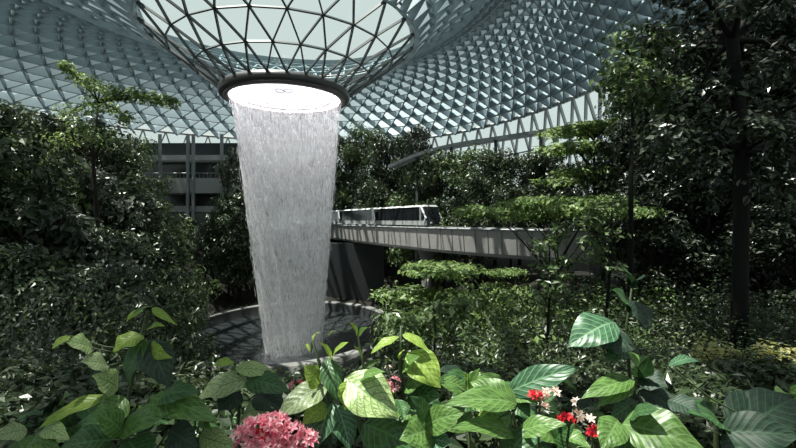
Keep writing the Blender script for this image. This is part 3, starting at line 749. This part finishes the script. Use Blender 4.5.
bush('broad green plant with pointed leaves right of the arching plant', [(440, 460), (428, 425)], 1.7,
     [((424, 426), (465, 412), 28, 'green'), ((430, 430), (400, 440), 34, 'green'), ((430, 440), (452, 444), 24, 'blue'), ((425, 420), (410, 396), 22, 'dark'), ((440, 452), (420, 446), 20, 'green')])
bush('big spreading plant with long horizontal green leaves in the lower middle', [(500, 470), (514, 410)], 1.8,
     [((517, 404), (444, 404), 28, 'green', -.1, .1), ((516, 436), (451, 428), 24, 'green', -.15, .2), ((517, 405), (470, 382), 30, 'green', .1), ((517, 434), (566, 424), 24, 'green'), ((512, 418), (478, 418), 30, 'green', .05), ((500, 440), (540, 456), 34, 'dark'), ((443, 380), (469, 394), 18, 'green', .05), ((476, 424), (490, 412), 14, 'lime')])
bush('plant with a long cool green leaf pointing up right, behind the red flowers', [(520, 450), (508, 394)], 2.2,
     [((507, 393), (580, 367), 28, 'blue', -.1, .2), ((512, 396), (545, 402), 20, 'green'), ((505, 390), (480, 374), 16, 'green'), ((512, 400), (530, 420), 22, 'dark')])
bush('tall plant with one large round blue-green leaf hanging clear on the right', [(622, 448), (630, 380), (626, 330), (632, 286)], 2.2,
     [((614, 322), (568, 348), 40, 'blue', -.1, .1), ((620, 330), (604, 350), 40, 'deep'), ((628, 310), (612, 290), 26, 'dark'), ((630, 300), (646, 330), 34, 'deep'), ((632, 286), (622, 268), 16, 'dark'), ((633, 288), (646, 276), 18, 'deep'), ((628, 350), (604, 362), 18, 'dark'),
      ((629, 352), (645, 372), 20, 'green')])
bush('dark plant with spreading leaves between the red flowers and the shade tree', [(640, 460), (634, 400), (636, 375)], 2.1,
     [((634, 380), (581, 399), 22, 'green', -.1, .1), ((634, 384), (596, 408), 18, 'green'), ((636, 400), (610, 420), 24, 'dark'), ((638, 378), (668, 388), 28, 'deep'), ((640, 390), (676, 412), 34, 'deep'), ((636, 374), (628, 352), 14, 'green'), ((637, 378), (650, 355), 18, 'dark')])
bush('low plant with a large bright veined leaf at the bottom right', [(610, 470), (620, 425)], 1.6,
     [((622, 424), (706, 452), 52, 'green', -.15, .1), ((618, 420), (600, 450), 30, 'green'), ((630, 418), (660, 410), 24, 'dark'), ((624, 430), (640, 470), 36, 'dark')])
bush('low plant of huge dark blue-green leaves in the lower right corner', [(770, 470), (760, 425)], 1.8,
     [((740, 428), (794, 398), 48, 'deep', .1, .1), ((728, 430), (765, 395), 46, 'deep', .1), ((720, 432), (800, 436), 40, 'deep', -.1), ((668, 400), (702, 416), 28, 'deep'), ((724, 430), (688, 412), 30, 'dark'), ((760, 440), (720, 460), 40, 'deep'), ((668, 366), (700, 364), 12, 'blue', .2)])
bush('small dark plant beside the corner leaves with a thin upright shoot', [(716, 448), (716, 412), (719, 402)], 2.0,
     [((717, 412), (690, 404), 14, 'dark'), ((718, 404), (733, 402), 7, 'green'), ((718, 404), (703, 400), 7, 'green'), ((716, 420), (738, 430), 18, 'dark'), ((706, 432), (722, 436), 6, 'pale')])
bush('broad-leaved plant under the round hanging leaf, left of the bright veined leaf', [(560, 470), (556, 440)], 2.0,
     [((556, 440), (520, 430), 24, 'green'), ((558, 436), (590, 448), 26, 'green'), ((552, 444), (575, 424), 22, 'dark'), ((550, 446), (528, 456), 26, 'blue'), ((560, 430), (548, 412), 16, 'dark')])
bush('plant of mid-green leaves behind the long horizontal leaves', [(470, 460), (468, 396)], 2.4,
     [((468, 396), (440, 384), 20, 'green'), ((470, 392), (496, 380), 20, 'green'), ((468, 398), (452, 412), 24, 'dark'), ((470, 400), (500, 412), 24, 'green'), ((466, 390), (462, 372), 14, 'lime'), ((469, 394), (480, 368), 14, 'green'), ((470, 410), (440, 430), 30, 'green')])
bush('plant of dull green leaves at lower left below the long lime leaf', [(72, 470), (70, 430)], 2.1,
     [((70, 430), (44, 418), 22, 'green'), ((72, 428), (90, 446), 24, 'green'), ((70, 432), (50, 446), 22, 'vari'), ((72, 426), (74, 408), 14, 'dark'), ((70, 434), (30, 436), 22, 'dark'), ((74, 430), (100, 424), 20, 'dark')])
bush('plant of mid-green leaves between the pink flowers and the arching lime plant', [(392, 470), (388, 420)], 2.1,
     [((388, 420), (368, 408), 20, 'green'), ((390, 418), (410, 404), 22, 'green'), ((388, 424), (376, 446), 26, 'green'), ((390, 424), (418, 438), 26, 'green'), ((388, 416), (390, 394), 14, 'dark')])
# filler plants: deeper, darker
random.seed(5)
for i in range(16):
    px = 20+i*51+random.uniform(-12, 12); Y = random.uniform(2.6, 3.4); py = 415+random.uniform(-14, 14)-(22 if 380 < px < 640 else 0)
    if 200 < px < 330: py += 10
    lv = []
    for k in range(13):
        a = random.uniform(0, 2*PI); l_ = random.uniform(24, 42); bx_ = px+random.uniform(-16, 16); by = py+random.uniform(-6, 30)
        lv.append(((bx_, by), (bx_+l_*math.cos(a), by+l_*.55*math.sin(a)+6), l_*.5, random.choice(('dark', 'deep', 'dark', 'green')), random.uniform(-.25, .1)))
    bush('dark leafy undergrowth plant filling in behind the front leaves', [(px, 460), (px, py)], Y, lv)['group'] = 'undergrowth behind the front leaves'

# flowers
def flower_head(root, c, R, mat, n, pet, name='petals', up=.3):
    mb = MB()
    for _ in range(int(n*.6)):
        d = rdir(); d.z = abs(d.z)*.8+.1; d.y -= .3; d.normalize(); p = c+Vector((d.x*R, d.y*R*.7, d.z*R*.6))
        ax = (d+rdir()*.5).normalized()
        for k in range(5):
            t = 2*PI*k/5; s1 = ax.orthogonal().normalized(); s2 = ax.cross(s1); q = (s1*math.cos(t)+s2*math.sin(t)+ax*.45).normalized()
            mb.fleaf(p, q, ax, pet*1.15, pet*.5)
    return mb.build(name, mat, root)
def flower(label, px, py, Y, heads, group=None, name='flower_cluster'):
    c = U(px, py, Y); root = empty(name, (c.x, c.y, -1.75), label=label, cat='flowers'); mb = MB()
    mb.tube([(c.x, c.y+.05, -1.8), (c.x, c.y+.03, c.z-.1), c], [.007, .006, .004], 5)
    for dx, dy, R, mat, n, pet in heads:
        h = U(px+dx, py+dy, Y); mb.tube([c+Vector((0, .02, -.03)), h], .003, 4, cap=False)
        flower_head(root, h, R, mat, n, pet)
    mb.build('stem', M_stem, root)
flower('large dense cluster of pink flowers at the bottom edge, left of centre', 272, 440, 1.7,
       [(-30, -6, .035, M_pink, 22, .026), (-14, -14, .045, M_pink, 34, .026), (2, -16, .05, M_pink, 40, .026), (18, -8, .045, M_pink, 34, .026), (34, 0, .04, M_pink, 26, .026), (0, 2, .06, M_pink, 50, .028), (-22, 6, .05, M_pink, 30, .026), (20, 8, .05, M_pink, 34, .026), (-6, -4, .035, M_red, 24, .02)])
flower('small pink flower bud cluster just above the large pink cluster', 297, 386, 2.2, [(0, 0, .028, M_pink, 16, .022), (4, -2, .02, M_red, 8, .015)])
flower('small pink flowers beside the largest netted leaf', 394, 384, 1.9, [(0, -3, .018, M_pink, 10, .018), (-1, 4, .018, M_pink, 10, .018), (-6, -16, .012, M_cream, 6, .012)])
flower('upper red and white flower sprig on the right', 541, 398, 1.8, [(-5, -2, .022, M_red, 16, .02), (6, -5, .016, M_cream, 8, .022), (14, -5, .016, M_cream, 8, .022), (2, 10, .018, M_cream, 9, .022)])
flower('middle red and white flower sprig on the right', 570, 422, 1.8, [(-4, -2, .026, M_red, 18, .022), (8, -6, .018, M_cream, 9, .024), (6, -20, .010, M_cream, 5, .018)])
flower('lowest red and white flower sprig, at the tip of the bright veined leaf', 594, 434, 1.75, [(0, -2, .022, M_red, 15, .02), (-4, -14, .013, M_cream, 7, .02), (8, -5, .014, M_cream, 6, .018)])

for o in COL.objects:
    if 'H' in o: del o['H']
